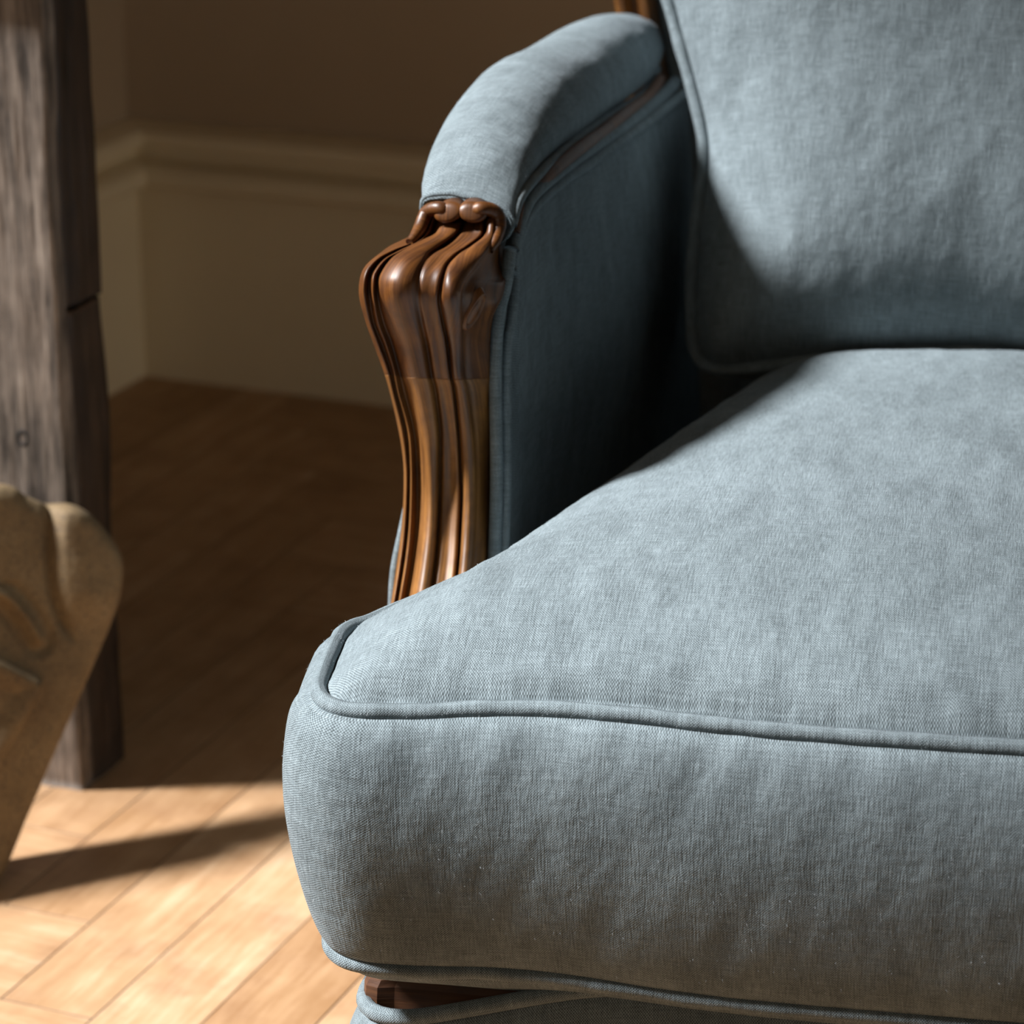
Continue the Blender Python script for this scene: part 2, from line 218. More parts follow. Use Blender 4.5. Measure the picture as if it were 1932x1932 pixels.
def tube(name, path, r, mat, parent, n=80, seg=12, closed=False, off=(0, 0, 0), smooth_path=True):
    P = spline(path, n, closed) if smooth_path else np.asarray(path, float)
    V, F, UV = tube_mesh(P, r, seg, closed)
    return obj(name, V, F, mat, parent, UV, off=off)

# ------------------------------------------------------------------ materials
def new_mat(name):
    m = bpy.data.materials.new(name); m.use_nodes = True
    nt = m.node_tree; nt.nodes.clear()
    out = nt.nodes.new('ShaderNodeOutputMaterial')
    b = nt.nodes.new('ShaderNodeBsdfPrincipled')
    nt.links.new(b.outputs[0], out.inputs[0])
    return m, nt, b

class G:
    """tiny node-graph helper"""
    def __init__(s, nt): s.nt = nt
    def n(s, t, **kw):
        k = s.nt.nodes.new(t)
        for a, v in kw.items(): setattr(k, a, v)
        return k
    def put(s, sock, v):
        if isinstance(v, bpy.types.NodeSocket): s.nt.links.new(v, sock)
        elif v is not None: sock.default_value = v
    def math(s, op, a, b=None, c=None):
        k = s.n('ShaderNodeMath', operation=op)
        s.put(k.inputs[0], a); s.put(k.inputs[1], b); s.put(k.inputs[2], c)
        return k.outputs[0]
    def noise(s, vec, scale=1.0, detail=3.0, rough=.55):
        k = s.n('ShaderNodeTexNoise'); s.put(k.inputs['Vector'], vec)
        k.inputs['Scale'].default_value = scale; k.inputs['Detail'].default_value = detail
        k.inputs['Roughness'].default_value = rough
        return k.outputs['Fac']
    def mapping(s, vec, scale=(1, 1, 1), loc=(0, 0, 0), rot=(0, 0, 0)):
        k = s.n('ShaderNodeMapping'); s.put(k.inputs['Vector'], vec)
        k.inputs['Scale'].default_value = scale; s.put(k.inputs['Location'], loc); k.inputs['Rotation'].default_value = rot
        return k.outputs[0]
    def ramp(s, fac, stops):
        k = s.n('ShaderNodeValToRGB'); s.put(k.inputs[0], fac)
        e = k.color_ramp.elements
        while len(e) < len(stops): e.new(.5)
        for q, (p, c) in zip(e, stops):
            q.position = p; q.color = (*c, 1) if len(c) == 3 else c
        return k.outputs[0]
    def mix(s, fac, a, b, mode='MIX'):
        k = s.n('ShaderNodeMix', data_type='RGBA', blend_type=mode)
        s.put(k.inputs[0], fac); s.put(k.inputs[6], a); s.put(k.inputs[7], b)
        return k.outputs[2]
    def bump(s, h, dist, strength=1.0):
        k = s.n('ShaderNodeBump'); s.put(k.inputs['Height'], h)
        k.inputs['Distance'].default_value = dist; k.inputs['Strength'].default_value = strength
        return k.outputs[0]
    def rng(s, v, a, b, c, d):
        k = s.n('ShaderNodeMapRange'); s.put(k.inputs[0], v)
        for i, q in enumerate((a, b, c, d)): k.inputs[i + 1].default_value = q
        return k.outputs[0]

def fabric_mat(name, pitch=0.00078, tint=(1, 1, 1), weave=1.0):
    m, nt, b = new_mat(name); g = G(nt)
    uv = g.n('ShaderNodeTexCoord').outputs['UV']
    wob = g.n('ShaderNodeTexNoise'); g.put(wob.inputs['Vector'], uv); wob.inputs['Scale'].default_value = 160.0; wob.inputs['Detail'].default_value = 0.0
    sub = g.n('ShaderNodeVectorMath', operation='SUBTRACT'); g.put(sub.inputs[0], wob.outputs['Color']); sub.inputs[1].default_value = (.5, .5, .5)
    scl = g.n('ShaderNodeVectorMath', operation='SCALE'); g.put(scl.inputs[0], sub.outputs[0]); scl.inputs['Scale'].default_value = pitch * 1.3
    add = g.n('ShaderNodeVectorMath', operation='ADD'); g.put(add.inputs[0], uv); g.put(add.inputs[1], scl.outputs[0])
    sep = g.n('ShaderNodeSeparateXYZ'); g.put(sep.inputs[0], add.outputs[0])
    su = g.math('SINE', g.math('MULTIPLY', sep.outputs[0], PI / pitch))
    sv = g.math('SINE', g.math('MULTIPLY', sep.outputs[1], PI / pitch))
    w = g.math('MULTIPLY', su, sv)                                   # -1..1 plain weave
    w01 = g.math('MULTIPLY_ADD', w, .5, .5)
    slub_v = g.noise(g.mapping(uv, (950, 80, 1)), 1.0, 1.0, .6)        # threads running up
    slub_u = g.noise(g.mapping(uv, (60, 1000, 1)), 1.0, 0.0, .6)       # threads running across
    fuzz = g.noise(uv, 900.0, 1.0, .65)
    big = g.noise(uv, 9.0, 2.0, .6)
    mid = g.noise(g.mapping(uv, (65, 17, 1)), 1.0, 1.0, .6)
    t = g.math('MULTIPLY_ADD', w01, .74 * weave, .12)
    t = g.math('ADD', t, g.math('MULTIPLY', g.math('SUBTRACT', slub_v, .5), .42))
    t = g.math('ADD', t, g.math('MULTIPLY', g.math('SUBTRACT', slub_u, .5), .22))
    t = g.math('ADD', t, g.math('MULTIPLY', g.math('SUBTRACT', fuzz, .5), .35))
    t = g.math('ADD', t, g.math('MULTIPLY', g.math('SUBTRACT', big, .5), .22))
    t = g.math('ADD', t, g.math('MULTIPLY', g.math('SUBTRACT', mid, .5), .25))
    dk = tuple(a * c for a, c in zip((.040, .048, .049), tint))
    md = tuple(a * c for a, c in zip((.164, .199, .214), tint))
    lt = tuple(a * c for a, c in zip((.385, .455, .482), tint))
    col = g.ramp(t, [(.08, dk), (.5, md), (.98, lt)])
    g.put(b.inputs['Base Color'], col)
    b.inputs['Roughness'].default_value = .92
    b.inputs['Specular IOR Level'].default_value = .15
    b.inputs['Sheen Weight'].default_value = .10
    b.inputs['Sheen Roughness'].default_value = .35
    b.inputs['Sheen Tint'].default_value = (.85, .93, 1, 1)
    h = g.math('ADD', g.math('MULTIPLY', w01, .6), g.math('MULTIPLY', slub_v, 1.7))
    h = g.math('ADD', h, g.math('MULTIPLY', fuzz, .5))
    b1 = g.bump(h, .00035, .7)
    k = g.n('ShaderNodeBump'); g.put(k.inputs['Height'], g.math('ADD', mid, g.noise(uv, 100.0, 1.0, .6)))
    k.inputs['Distance'].default_value = .0012; k.inputs['Strength'].default_value = .55; g.put(k.inputs['Normal'], b1)
    g.put(b.inputs['Normal'], k.outputs[0])
    return m

def wood_mat(name, stops, across=90.0, along=3.5, rough=(.25, .4), coat=.0, coords='UV', bump=.0003, patch=None, rnd=False):
    m, nt, b = new_mat(name); g = G(nt)
    tc = g.n('ShaderNodeTexCoord').outputs[coords]
    if rnd:
        oi = g.n('ShaderNodeObjectInfo').outputs['Random']
        cv = g.n('ShaderNodeCombineXYZ')
        g.put(cv.inputs[0], g.math('MULTIPLY', oi, 37.0)); g.put(cv.inputs[1], g.math('MULTIPLY', oi, 91.0))
        ad = g.n('ShaderNodeVectorMath', operation='ADD'); g.put(ad.inputs[0], tc); g.put(ad.inputs[1], cv.outputs[0])
        tc = ad.outputs[0]
    sc = (across, along, across) if coords == 'UV' or rnd else (across, across, along)
    gr = g.noise(g.mapping(tc, sc), 1.0, 5.0, .6)
    fine = g.noise(g.mapping(tc, tuple(4 * q for q in sc)), 1.0, 3.0, .6)
    blot = g.noise(tc, 22.0, 3.0, .5)
    f = g.math('ADD', g.math('MULTIPLY', gr, .62), g.math('MULTIPLY', fine, .25))
    f = g.math('ADD', f, g.math('MULTIPLY', g.math('SUBTRACT', blot, .5), .35))
    if rnd: f = g.math('ADD', f, g.math('MULTIPLY_ADD', oi, .26, -.13))
    col = g.ramp(f, stops)
    if patch:
        pn = g.rng(g.noise(tc, patch[1], 4.0, .6), .48, .68, 0, 1)
        col = g.mix(g.math('MULTIPLY', pn, patch[2]), col, (*patch[0], 1))
    g.put(b.inputs['Base Color'], col)
    g.put(b.inputs['Roughness'], g.rng(g.math('ADD', fine, blot), .6, 1.4, rough[0], rough[1]))
    b.inputs['Coat Weight'].default_value = coat
    b.inputs['Coat Roughness'].default_value = .18
    if bump: g.put(b.inputs['Normal'], g.bump(g.math('ADD', gr, fine), bump, .6))
    return m

FABRIC = fabric_mat('linen_blue_grey')
FABRIC_PIPE = fabric_mat('linen_piping', pitch=.0008)
CARVED = wood_mat('carved_beech_dark', [(.25, (.026, .008, .002)), (.5, (.15, .052, .010)), (.8, (.37, .165, .04))], 140, 6, (.36, .52), .0, bump=.00012, patch=((.05, .018, .008), 60.0, .6))
POSTW = wood_mat('carved_beech_light', [(.25, (.045, .016, .004)), (.5, (.27, .115, .028)), (.8, (.58, .31, .10))], 150, 5, (.38, .54), .0, bump=.0002, patch=((.07, .028, .012), 45.0, .5))
FRAMEW = wood_mat('chair_frame_wood', [(.25, (.035, .012, .005)), (.5, (.12, .045, .015)), (.8, (.25, .11, .04))], 120, 6, (.55, .7), .0, bump=.0002)
OLDWOOD = wood_mat('weathered_oak', [(.30, (.045, .034, .026)), (.48, (.21, .165, .13)), (.74, (.52, .44, .36))], 75, 6.0, (.6, .8), 0, 'Object', .0012)
SHADEOAK = wood_mat('shaded_oak', [(.28, (.012, .007, .004)), (.5, (.045, .026, .015)), (.8, (.11, .066, .038))], 75, 5.0, (.5, .7), 0, 'Object', .0008)  # brown oak darkened; the shade on the leg's side is put into this colour
PARQUET = wood_mat('parquet_oak', [(.22, (.34, .185, .085)), (.5, (.48, .29, .155)), (.8, (.64, .45, .29))], 45, 4.0, (.45, .62), .0, 'Object', .00012, rnd=True, patch=((.22, .10, .045), 14.0, .35))

def paint_mat(name, col, rough=.5, var=.06):
    m, nt, b = new_mat(name); g = G(nt)
    tc = g.n('ShaderNodeTexCoord').outputs['Object']
    n1 = g.noise(tc, 5.0, 4.0, .6)
    c = g.mix(g.math('MULTIPLY', n1, 1.0), tuple(q * (1 - var) for q in col) + (1,), tuple(q * (1 + var) for q in col) + (1,))
    g.put(b.inputs['Base Color'], c); b.inputs['Roughness'].default_value = rough
    g.put(b.inputs['Normal'], g.bump(g.noise(tc, 120.0, 3.0, .6), .0004, .4))
    return m

WALLP = paint_mat('wall_paint_taupe', (.46, .345, .23), .85)
TRIMP = paint_mat('trim_paint_cream', (.86, .72, .49), .45)
CEILP = paint_mat('ceiling_paint', (.55, .5, .43), .9)
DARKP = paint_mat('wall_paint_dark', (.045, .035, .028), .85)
FRONTP = paint_mat('wall_paint_pale', (.70, .58, .42), .85)
JOINT = paint_mat('floor_joint_dark', (.035, .02, .012), .9)

def stone_mat():
    m, nt, b = new_mat('carved_sandstone'); g = G(nt)
    tc = g.n('ShaderNodeTexCoord').outputs['Object']
    big = g.noise(tc, 9.0, 5.0, .62); sp = g.noise(tc, 260.0, 2.0, .6); pit = g.noise(tc, 420.0, 1.0, .5)
    col = g.ramp(g.math('ADD', g.math('MULTIPLY', big, .8), g.math('MULTIPLY', sp, .25)), [(.32, (.12, .075, .034)), (.55, (.225, .152, .074)), (.8, (.34, .26, .16))])
    col = g.mix(g.rng(pit, .60, .70, 0, .8), col, (.06, .045, .03, 1))
    g.put(b.inputs['Base Color'], col); b.inputs['Roughness'].default_value = .8
    g.put(b.inputs['Normal'], g.bump(sp, .0006, .5))
    return m
STONE = stone_mat()
HOLE_SHADE = paint_mat('hole_shade', (.02, .017, .015), .6)  # dark colour for the shade inside the nail hole

# ------------------------------------------------------------------ the room
CK = np.array([-1.175, 3.502]); RA = math.radians(-11.3)
EU = np.array([math.cos(RA), math.sin(RA)]); EV = np.array([-math.sin(RA), math.cos(RA)])
def room(u, v, z=0.0):
    p = CK + EU * u + EV * v
    return (float(p[0]), float(p[1]), float(z))
def to_room(x, y):
    d = np.array([x, y]) - CK
    return float(d @ EU), float(d @ EV)
H, U0, U1, V0 = 3.2, -.3, 3.2, -5.6       # U0: inner face of the window wall
BREAST_V, BREAST_U = -1.32, -.5    # the chimney breast that closes the alcove on the left

def structure(o): o['kind'] = 'structure'; return o
BOXF = [(0, 3, 2, 1), (4, 5, 6, 7), (0, 1, 5, 4), (1, 2, 6, 5), (2, 3, 7, 6), (3, 0, 4, 7)]
def rbox(name, u0, u1, v0, v1, z0, z1, mat, parent=None):
    V = [room(u0, v0, z0), room(u1, v0, z0), room(u1, v1, z0), room(u0, v1, z0), room(u0, v0, z1), room(u1, v0, z1), room(u1, v1, z1), room(u0, v1, z1)]
    return obj(name, V, BOXF, mat, parent, smooth=False)

floor = structure(rbox('floor', U0 - .2, U1 + .2, V0 - .2, .2, -.12, -.0004, JOINT))
structure(rbox('ceiling', U0 - .2, U1 + .2, V0 - .2, .2, H, H + .12, CEILP))
structure(rbox('wall_back', -.01, U1 + .2, 0, .2, -.12, H, WALLP))
structure(rbox('wall_left', BREAST_U, 0, BREAST_V, .2, -.12, H, WALLP))
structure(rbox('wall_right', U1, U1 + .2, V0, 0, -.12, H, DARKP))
structure(rbox('wall_front', U0 - .2, U1 + .2, V0 - .2, V0, -.12, H, FRONTP))
# window wall with a real opening
wv0, wv1, wz0, wz1 = -2.95, -1.50, .80, 2.80
def window_wall():
    V, F = [], []
    def bx(v0, v1, z0, z1):
        b = len(V)
        for z in (z0, z1):
            for (u, v) in ((U0 - .2, v0), (U0, v0), (U0, v1), (U0 - .2, v1)): V.append(room(u, v, z))
        F.extend([tuple(b + i for i in f) for f in BOXF])
    bx(V0, wv0, -.12, H); bx(wv1, BREAST_V + .05, -.12, H); bx(wv0, wv1, -.12, wz0); bx(wv0, wv1, wz1, H)
    return obj('wall_window_side', V, F, WALLP, smooth=False)
structure(window_wall())
def window_frame():
    V, F = [], []
    def bx(v0, v1, z0, z1):
        b = len(V)
        for z in (z0, z1):
            for (u, v) in ((U0 - .16, v0), (U0 - .11, v0), (U0 - .11, v1), (U0 - .16, v1)): V.append(room(u, v, z))
        F.extend([tuple(b + i for i in f) for f in BOXF])
    t = .05
    bx(wv0, wv0 + t, wz0, wz1); bx(wv1 - t, wv1, wz0, wz1); bx(wv0 + t, wv1 - t, wz0, wz0 + t); bx(wv0 + t, wv1 - t, wz1 - t, wz1)
    return obj('window_1', V, F, TRIMP, smooth=False)
structure(window_frame())

# made-up casings around the two fill lamps; the walls behind are solid
def casing(name, at, half_w, z0, z1, along):
    V, F = [], []
    def bx(s0, s1, a0, a1):
        b = len(V)
        for z in (a0, a1):
            for s, d in ((s0, 0.0), (s1, 0.0), (s1, .03), (s0, .03)):
                V.append(room(at[0] + s, at[1] + d, z) if along == 'u' else room(at[0] - d, at[1] + s, z))
        F.extend([tuple(b + i for i in f) for f in BOXF])
    t = .08
    bx(-half_w - t, -half_w, z0 - t, z1 + t); bx(half_w, half_w + t, z0 - t, z1 + t); bx(-half_w, half_w, z0 - t, z0); bx(-half_w, half_w, z1, z1 + t)
    return structure(obj(name, V, F, TRIMP, smooth=False))
casing('fill_casing_front', (.665, V0), .71, 1.24, 2.96, 'u')
casing('fill_casing_side', (U1, -.90), .56, .08, .60, 'v')

# moulded skirting board: profile (depth from wall, height)
SK = [(.0, -.01), (.022, -.01), (.022, .246), (.0225, .252), (.030, .2545), (.046, .256), (.053, .262), (.054, .270), (.049, .279), (.038, .285), (.026, .288),
      (.0205, .291), (.0205, .3025), (.026, .3045), (.040, .306), (.046, .311), (.046, .319), (.040, .325), (.026, .329), (.012, .331), (.0, .332)]
def skirting(name, path_room):
    """path_room: list of (u, v, nu, nv) with the outward mitre direction of each corner"""
    V, n = [], len(SK)
    for (u, v, nu, nv) in path_room:
        for d, z in SK: V.append(room(u + nu * d, v + nv * d, z))
    o = obj(name, V, grid_faces(len(path_room), n, flip=True), TRIMP, None, smooth=False)
    return structure(o)
skirting('baseboard_back', [(0, 0, 1, -1), (U1, 0, -1, -1)])
skirting('baseboard_left', [(0, BREAST_V, 1, -1), (0, 0, 1, -1)])
skirting('baseboard_breast', [(BREAST_U, BREAST_V, 0, -1), (0, BREAST_V, 1, -1)])

# parquet: staggered blocks laid square to the walls, each one its own piece
W1, W2, NB = .080, .136, 4
LH, LV = NB * W1, NB * W2
a_u, a_v = to_room(-.737, 2.0137)         # a known block corner in the bay beside the chair
def block_mesh(name, lu_, lv_):
    e, c, h = .0006, .0001, .010
    V = []
    for z, q in ((-h, e), (-c, e), (0, e + c)):
        V += [(q, q, z), (lu_ - q, q, z), (lu_ - q, lv_ - q, z), (q, lv_ - q, z)]
    F = [(8, 9, 10, 11)] + [(4 * r + k, 4 * r + (k + 1) % 4, 4 * r + 4 + (k + 1) % 4, 4 * r + 4 + k) for r in (0, 1) for k in range(4)]
    return V, F
# local Y of the mesh is the grain direction
VH, FH = block_mesh('h', W2, LH)           # lies along the back wall once turned
VV, FV = block_mesh('v', W1, LV)
meshH = bpy.data.meshes.new('parquet_block_short'); meshH.from_pydata(VH, [], FH); meshH.materials.append(PARQUET)
meshV = bpy.data.meshes.new('parquet_block_long'); meshV.from_pydata(VV, [], FV); meshV.materials.append(PARQUET)
camr = to_room(0, 0)
cells = []
for k in range(-60, 61):
    for s in range(-12, 13):
        # stair k, neighbouring stairs shifted by the repeat (LH + W1, ... ) of the pattern
        ou = a_u + k * W1 + s * (LH + W1 * 0) ; ov = a_v - k * W2 + s * LV
        cells.append(('H', ou - LH, ov - W2, LH, W2)); cells.append(('V', ou, ov - W2, W1, LV))
def block_matrix(kind, u, v):
    if kind == 'V':
        return Matrix.Translation(room(u, v)) @ Matrix.Rotation(RA, 4, 'Z')
    return Matrix.Translation(room(u, v + W2)) @ Matrix.Rotation(RA - PI / 2, 4, 'Z')
seen = []
for c in cells:
    kind, u, v, su, sv = c
    if u + su < U0 or u > U1 or v + sv < V0 or v > 0: continue
    uc, vc = u + su / 2, v + sv / 2
    if u + su < .02 and v > BREAST_V: continue
    x, y, _ = room(uc, vc)
    seen.append((abs(x + .72) * 1.3 + abs(y - 2.5) * .62, c))
seen.sort(key=lambda q: q[0])
rest_v, rest_f = [], []
for i, (_, (kind, u, v, su, sv)) in enumerate(seen):
    M = block_matrix(kind, u, v)
    if i < 290:
        o = bpy.data.objects.new('parquet_block', meshV if kind == 'V' else meshH)
        COL.objects.link(o); o.parent = floor
        M = Matrix.Translation((0, 0, random.uniform(-.0001, .0001))) @ M
        o.matrix_local = M
    else:
        b = len(rest_v)
        rest_v += [tuple(M @ Vector(p)) for p in (VV if kind == 'V' else VH)]
        rest_f += [tuple(b + q for q in f) for f in (FV if kind == 'V' else FH)]
if rest_v:
    ro = obj('parquet_remainder', rest_v, rest_f, PARQUET, floor, smooth=False); ro['kind'] = 'stuff'

# ------------------------------------------------------------------ box cushion builder
def ring_panel(C2, centre, M=70):
    r = 1 - np.linspace(0, 1, M) ** 1.6
    r[-1] = .0
    P = centre + (C2[None] - centre) * r[:, None, None]
    return P, r

def edge_dist(P, C2):
    Q = P.reshape(-1, 2); out = np.empty(len(Q))
    for s in range(0, len(Q), 4000):
        out[s:s + 4000] = np.sqrt(((Q[s:s + 4000, None] - C2[None]) ** 2).sum(2).min(1))
    dm = out.reshape(P.shape[:2])
    # soft distance: smooth across the middle and the corners, so the crown has no ridges
    sp = np.linalg.norm(np.roll(C2, -1, 0) - C2, axis=1)
    I = np.empty(len(Q))
    for s in range(0, len(Q), 4000):
        r2 = ((Q[s:s + 4000, None] - C2[None]) ** 2).sum(2) + 1e-12
        I[s:s + 4000] = (sp[None] / r2 ** 2).sum(1)
    ds = (I.reshape(P.shape[:2]) / 1.5708) ** (-1 / 3)
    m = sp.mean(); k = np.clip((dm - 2 * m) / (4 * m), 0, 1); k = k * k * (3 - 2 * k)
    return dm * (1 - k) + ds * k

def box_cushion(parent, off, frame, C2, centre, etop, ebot, crown, crown_d, bulge, belly, pipe_r, names, bot_scale=.985, seed=1, power=.62, wrinkle=1.0, crown_x=None):
    """frame = (origin, ex, ey, en); C2 = closed outline; etop/ebot = seam heights along en for each outline point"""
    o0, ex, ey, en = [np.asarray(q, float) for q in frame]
    N = len(C2)
    W = lambda xy, h: o0 + xy[..., :1] * ex + xy[..., 1:2] * ey + h[..., None] * en
    T = np.roll(C2, -1, 0) - np.roll(C2, 1, 0); T /= np.linalg.norm(T, axis=1)[:, None]
    NO = np.stack([T[:, 1], -T[:, 0]], 1)                       # outward for CCW
    arc = np.r_[0, np.cumsum(np.linalg.norm(np.diff(np.vstack([C2, C2[:1]]), axis=0), axis=1))]
    # face panel
    P, r = ring_panel(C2, centre)
    d = edge_dist(P, C2)
    t = 1 - np.minimum(d / crown_d, 1)
    e = etop.mean() + (etop[None] - etop.mean()) * (r[:, None] ** 3)
    cr = crown * (1 - t ** 2.3) ** power
    if crown_x:
        q = np.clip((P[..., 0] - crown_x[0]) / (crown_x[1] - crown_x[0]), 0, 1); cr = cr * q * q * (3 - 2 * q)
        q = np.clip((2.20 - P[..., 1]) / .16, 0, 1); cr = cr * (.35 + .65 * q * q * (3 - 2 * q))
    h = e + cr
    pk = np.exp(-d / .022) * (1 - np.exp(-d / .004))
    h = h - .0035 * np.exp(-d / .0055)
    h = h + wrinkle * (.0011 * vnoise(P[..., 0] * 95, P[..., 1] * 95, seed) * pk * 1.6 + .0028 * fbm(P[..., 0] * 9, P[..., 1] * 9, seed + 3) * (1 - np.exp(-d / .05)) + .0006 * fbm(P[..., 0] * 40, P[..., 1] * 30, seed + 5) * (1 - np.exp(-d / .01)))
    obj(names[0], W(P, h), grid_faces(len(r), N, False, True), FABRIC, parent, P + .003 * seed, off=off)
    # boxing band
    R = 46
    tt = np.linspace(0, 1, R)
    prof = bulge(tt)
    C2b = centre + (C2 - centre) * bot_scale
    th = tt[:, None, None]
    B = C2[None] * (1 - th) + C2b[None] * th
    s = arc[:-1][None]; hh = (etop - ebot).mean() * tt[:, None]
    pk = np.exp(-hh / .030) * (1 - np.exp(-hh / .003)) + .2 * np.exp(-((etop - ebot).mean() - hh) / .022) * (1 - np.exp(-((etop - ebot).mean() - hh) / .003))
    dz = wrinkle * (.0018 * vnoise(s * 62 + hh * 22, hh * 9, seed + 9) * pk + .0004 * fbm(s * 11, hh * 9, seed + 11) * np.sin(PI * tt)[:, None] + .00028 * fbm(s * 55 + hh * 20, hh * 26, seed + 12) * np.sin(PI * tt)[:, None])
    B = B + NO[None] * (prof[:, None] + dz)[..., None]
    hb = etop[None] * (1 - tt[:, None]) + ebot[None] * tt[:, None]
    V = W(B, hb); V = np.concatenate([V, V[:, :1]], 1)
    uv = np.stack(np.broadcast_arrays(arc[None], ((etop - ebot).mean() * 1.04 * tt)[:, None]), 2)
    obj(names[1], V, grid_faces(R, N + 1), FABRIC, parent, uv, off=off)
    # under / rear panel
    P, r = ring_panel(C2b, centre, 30)
    d = edge_dist(P, C2b)
    t = 1 - np.minimum(d / crown_d, 1)
    h = ebot.mean() + (ebot[None] - ebot.mean()) * (r[:, None] ** 3) - belly * (1 - t ** 2.2) ** .55
    obj(names[2], W(P, h), grid_faces(len(r), N, False, True, flip=True), FABRIC, parent, P + .31, off=off)
    # piping
    for cc, ee, sg in ((C2, etop, 1), (C2b, ebot, -1)):
        path = W(cc + NO * pipe_r * .6, ee + sg * pipe_r * .15 + .0006 * vnoise(arc[:-1] * 40, arc[:-1] * 0, seed + 21))
        Vt, F, UV = tube_mesh(path, pipe_r * (1 + .05 * vnoise(arc[:-1] * 120, arc[:-1] * 0 + 3, seed)), 14, True)
        obj('piping', Vt, F, FABRIC_PIPE, parent, UV, off=off)

XC = -.06                                    # centre line of the armchair
BASE = np.array([XC, 1.86, 0.0])
def mirror(pts): return [(2 * XC - x, y) for x, y in pts[::-1]]

# ---- loose seat cushion (T shaped, its ears wrap round the arm posts)
seat = empty('seat_cushion', tuple(BASE + [0, 0, .29]), 'plump T-shaped blue-grey linen seat cushion with piped edges in the armchair', 'cushion')
soff = BASE + [0, 0, .29]
half = [(-.397, 1.466), (-.411, 1.608), (-.350, 1.640), (-.198, 2.175)]
left = half; poly = [(-.06, 1.471)] ; 
outline = [(p[0], p[1]) for p in half[::-1]]                      # back-left ... front-left
outline = outline + [(-.30, 1.4755), (-.18, 1.474)] + mirror([(-.30, 1.4755), (-.18, 1.474)]) + mirror(outline[:4])
rad = [.06, .018, .035, .034, .05, .05, .05, .05, .034, .035, .018, .06]
C2 = resample(fillet(outline, rad, 14), 760, True)
zt = np.interp(C2[:, 0], [q[0] for q in SEATZ] + [.06, .3], [q[1] for q in SEATZ] + [.453, .447])
zb = np.interp(C2[:, 0], [q[0] for q in SEATB] + [.06, .3], [q[1] for q in SEATB] + [.285, .292])
k_ = np.ones(31) / 31
sm = lambda a: np.convolve(np.r_[a[-15:], a, a[:15]], k_, 'valid')
front = np.clip((1.60 - C2[:, 1]) / .1, 0, 1)
zt = sm(zt * front + .452 * (1 - front)); zt = zt - .012 * np.exp(-((np.abs(C2[:, 0] - XC) - .35) / .03) ** 2 - ((C2[:, 1] - 1.62) / .05) ** 2); zb = sm(zb * front + .288 * (1 - front))
bul = lambda t: .0330 * np.abs(np.sin(PI * np.clip(t, 0, 1))) ** .38 * (1 - .48 * t)
box_cushion(seat, soff, ((0, 0, 0), (1, 0, 0), (0, 1, 0), (0, 0, 1)), C2, np.array([XC, 1.60]), zt, zb, .056, .15, bul, .048, .0050,
            ('top_panel', 'boxing_band', 'under_panel'), bot_scale=.992, seed=1, power=.60, crown_x=(-.47, -.32))

# ---- loose back cushion
lean = math.radians(21)
bex, bey = np.array([1, 0, 0.]), np.array([0, math.sin(lean), math.cos(lean)]); ben = np.cross(bex, bey)
bo = np.array([XC, 2.10, .47])
bcush = empty('back_cushion', tuple(BASE + [0, .30, .47]), 'blue-grey linen back cushion with piped edge leaning on the chair back', 'cushion')
boff = BASE + [0, .30, .47]
Lp = BACKL[::-1]                                                     # bottom -> top
leftc = [tuple(q) for q in BACKL] + [tuple(q) for q in BACKB if q[0] < -.01]
top = [(-.262, .36), (-.258, .45), (-.20, .52), (-.10, .545)]
pl = [(-.10, .545), (-.20, .52), (-.255, .455), (-.264, .36)] + leftc
pl = pl + [(-x, y) for x, y in pl[::-1]]
C2 = resample(spline(pl, 900, True), 560, True)
n0 = len(C2)
bulb = lambda t: .010 * np.sin(PI * t) ** .7
box_cushion(bcush, boff, (bo, bex, bey, ben), C2, np.array([0, .25]), np.zeros(n0), np.full(n0, -.12), .078, .15, bulb, .02, .0052,
            ('front_panel', 'boxing_band', 'rear_panel'), bot_scale=.97, seed=4, power=.62)

# ------------------------------------------------------------------ armchair
chair = empty('armchair', tuple(BASE), 'carved wooden armchair upholstered in blue-grey linen', 'armchair')
mirrored = []
ARM_K = 1.06; ARM_O = np.array([0, 0, 1.10])     # arm and back frame: measured shapes carried back to their true depth
def cobj(name, V, F, mat, uv=None, smooth=True, mir=True, far=True, under=None):
    if far: V = ARM_O + (np.asarray(V, float) - ARM_O) * ARM_K
    o = obj(name, V, F, mat, under or chair, uv, smooth, off=BASE)
    if mir and under is None: mirrored.append(o)
    return o
def ctube(name, path, r, mat, n=80, seg=12, mir=True, parent=None):
    path = ARM_O + (np.asarray(path, float) - ARM_O) * ARM_K
    o = tube(name, path, r, mat, parent or chair, n, seg, off=BASE)
    if mir and parent is None: mirrored.append(o)
    return o

# carved arm post: a moulded face swept along its S-curve, closed at the back
PG = np.array(POST)
PG = np.concatenate([PG[:1] * 1.0, PG], 0); PG[0, :, 1] += .028; PG[0, :, 2] += .010     # tenon running back into the pad
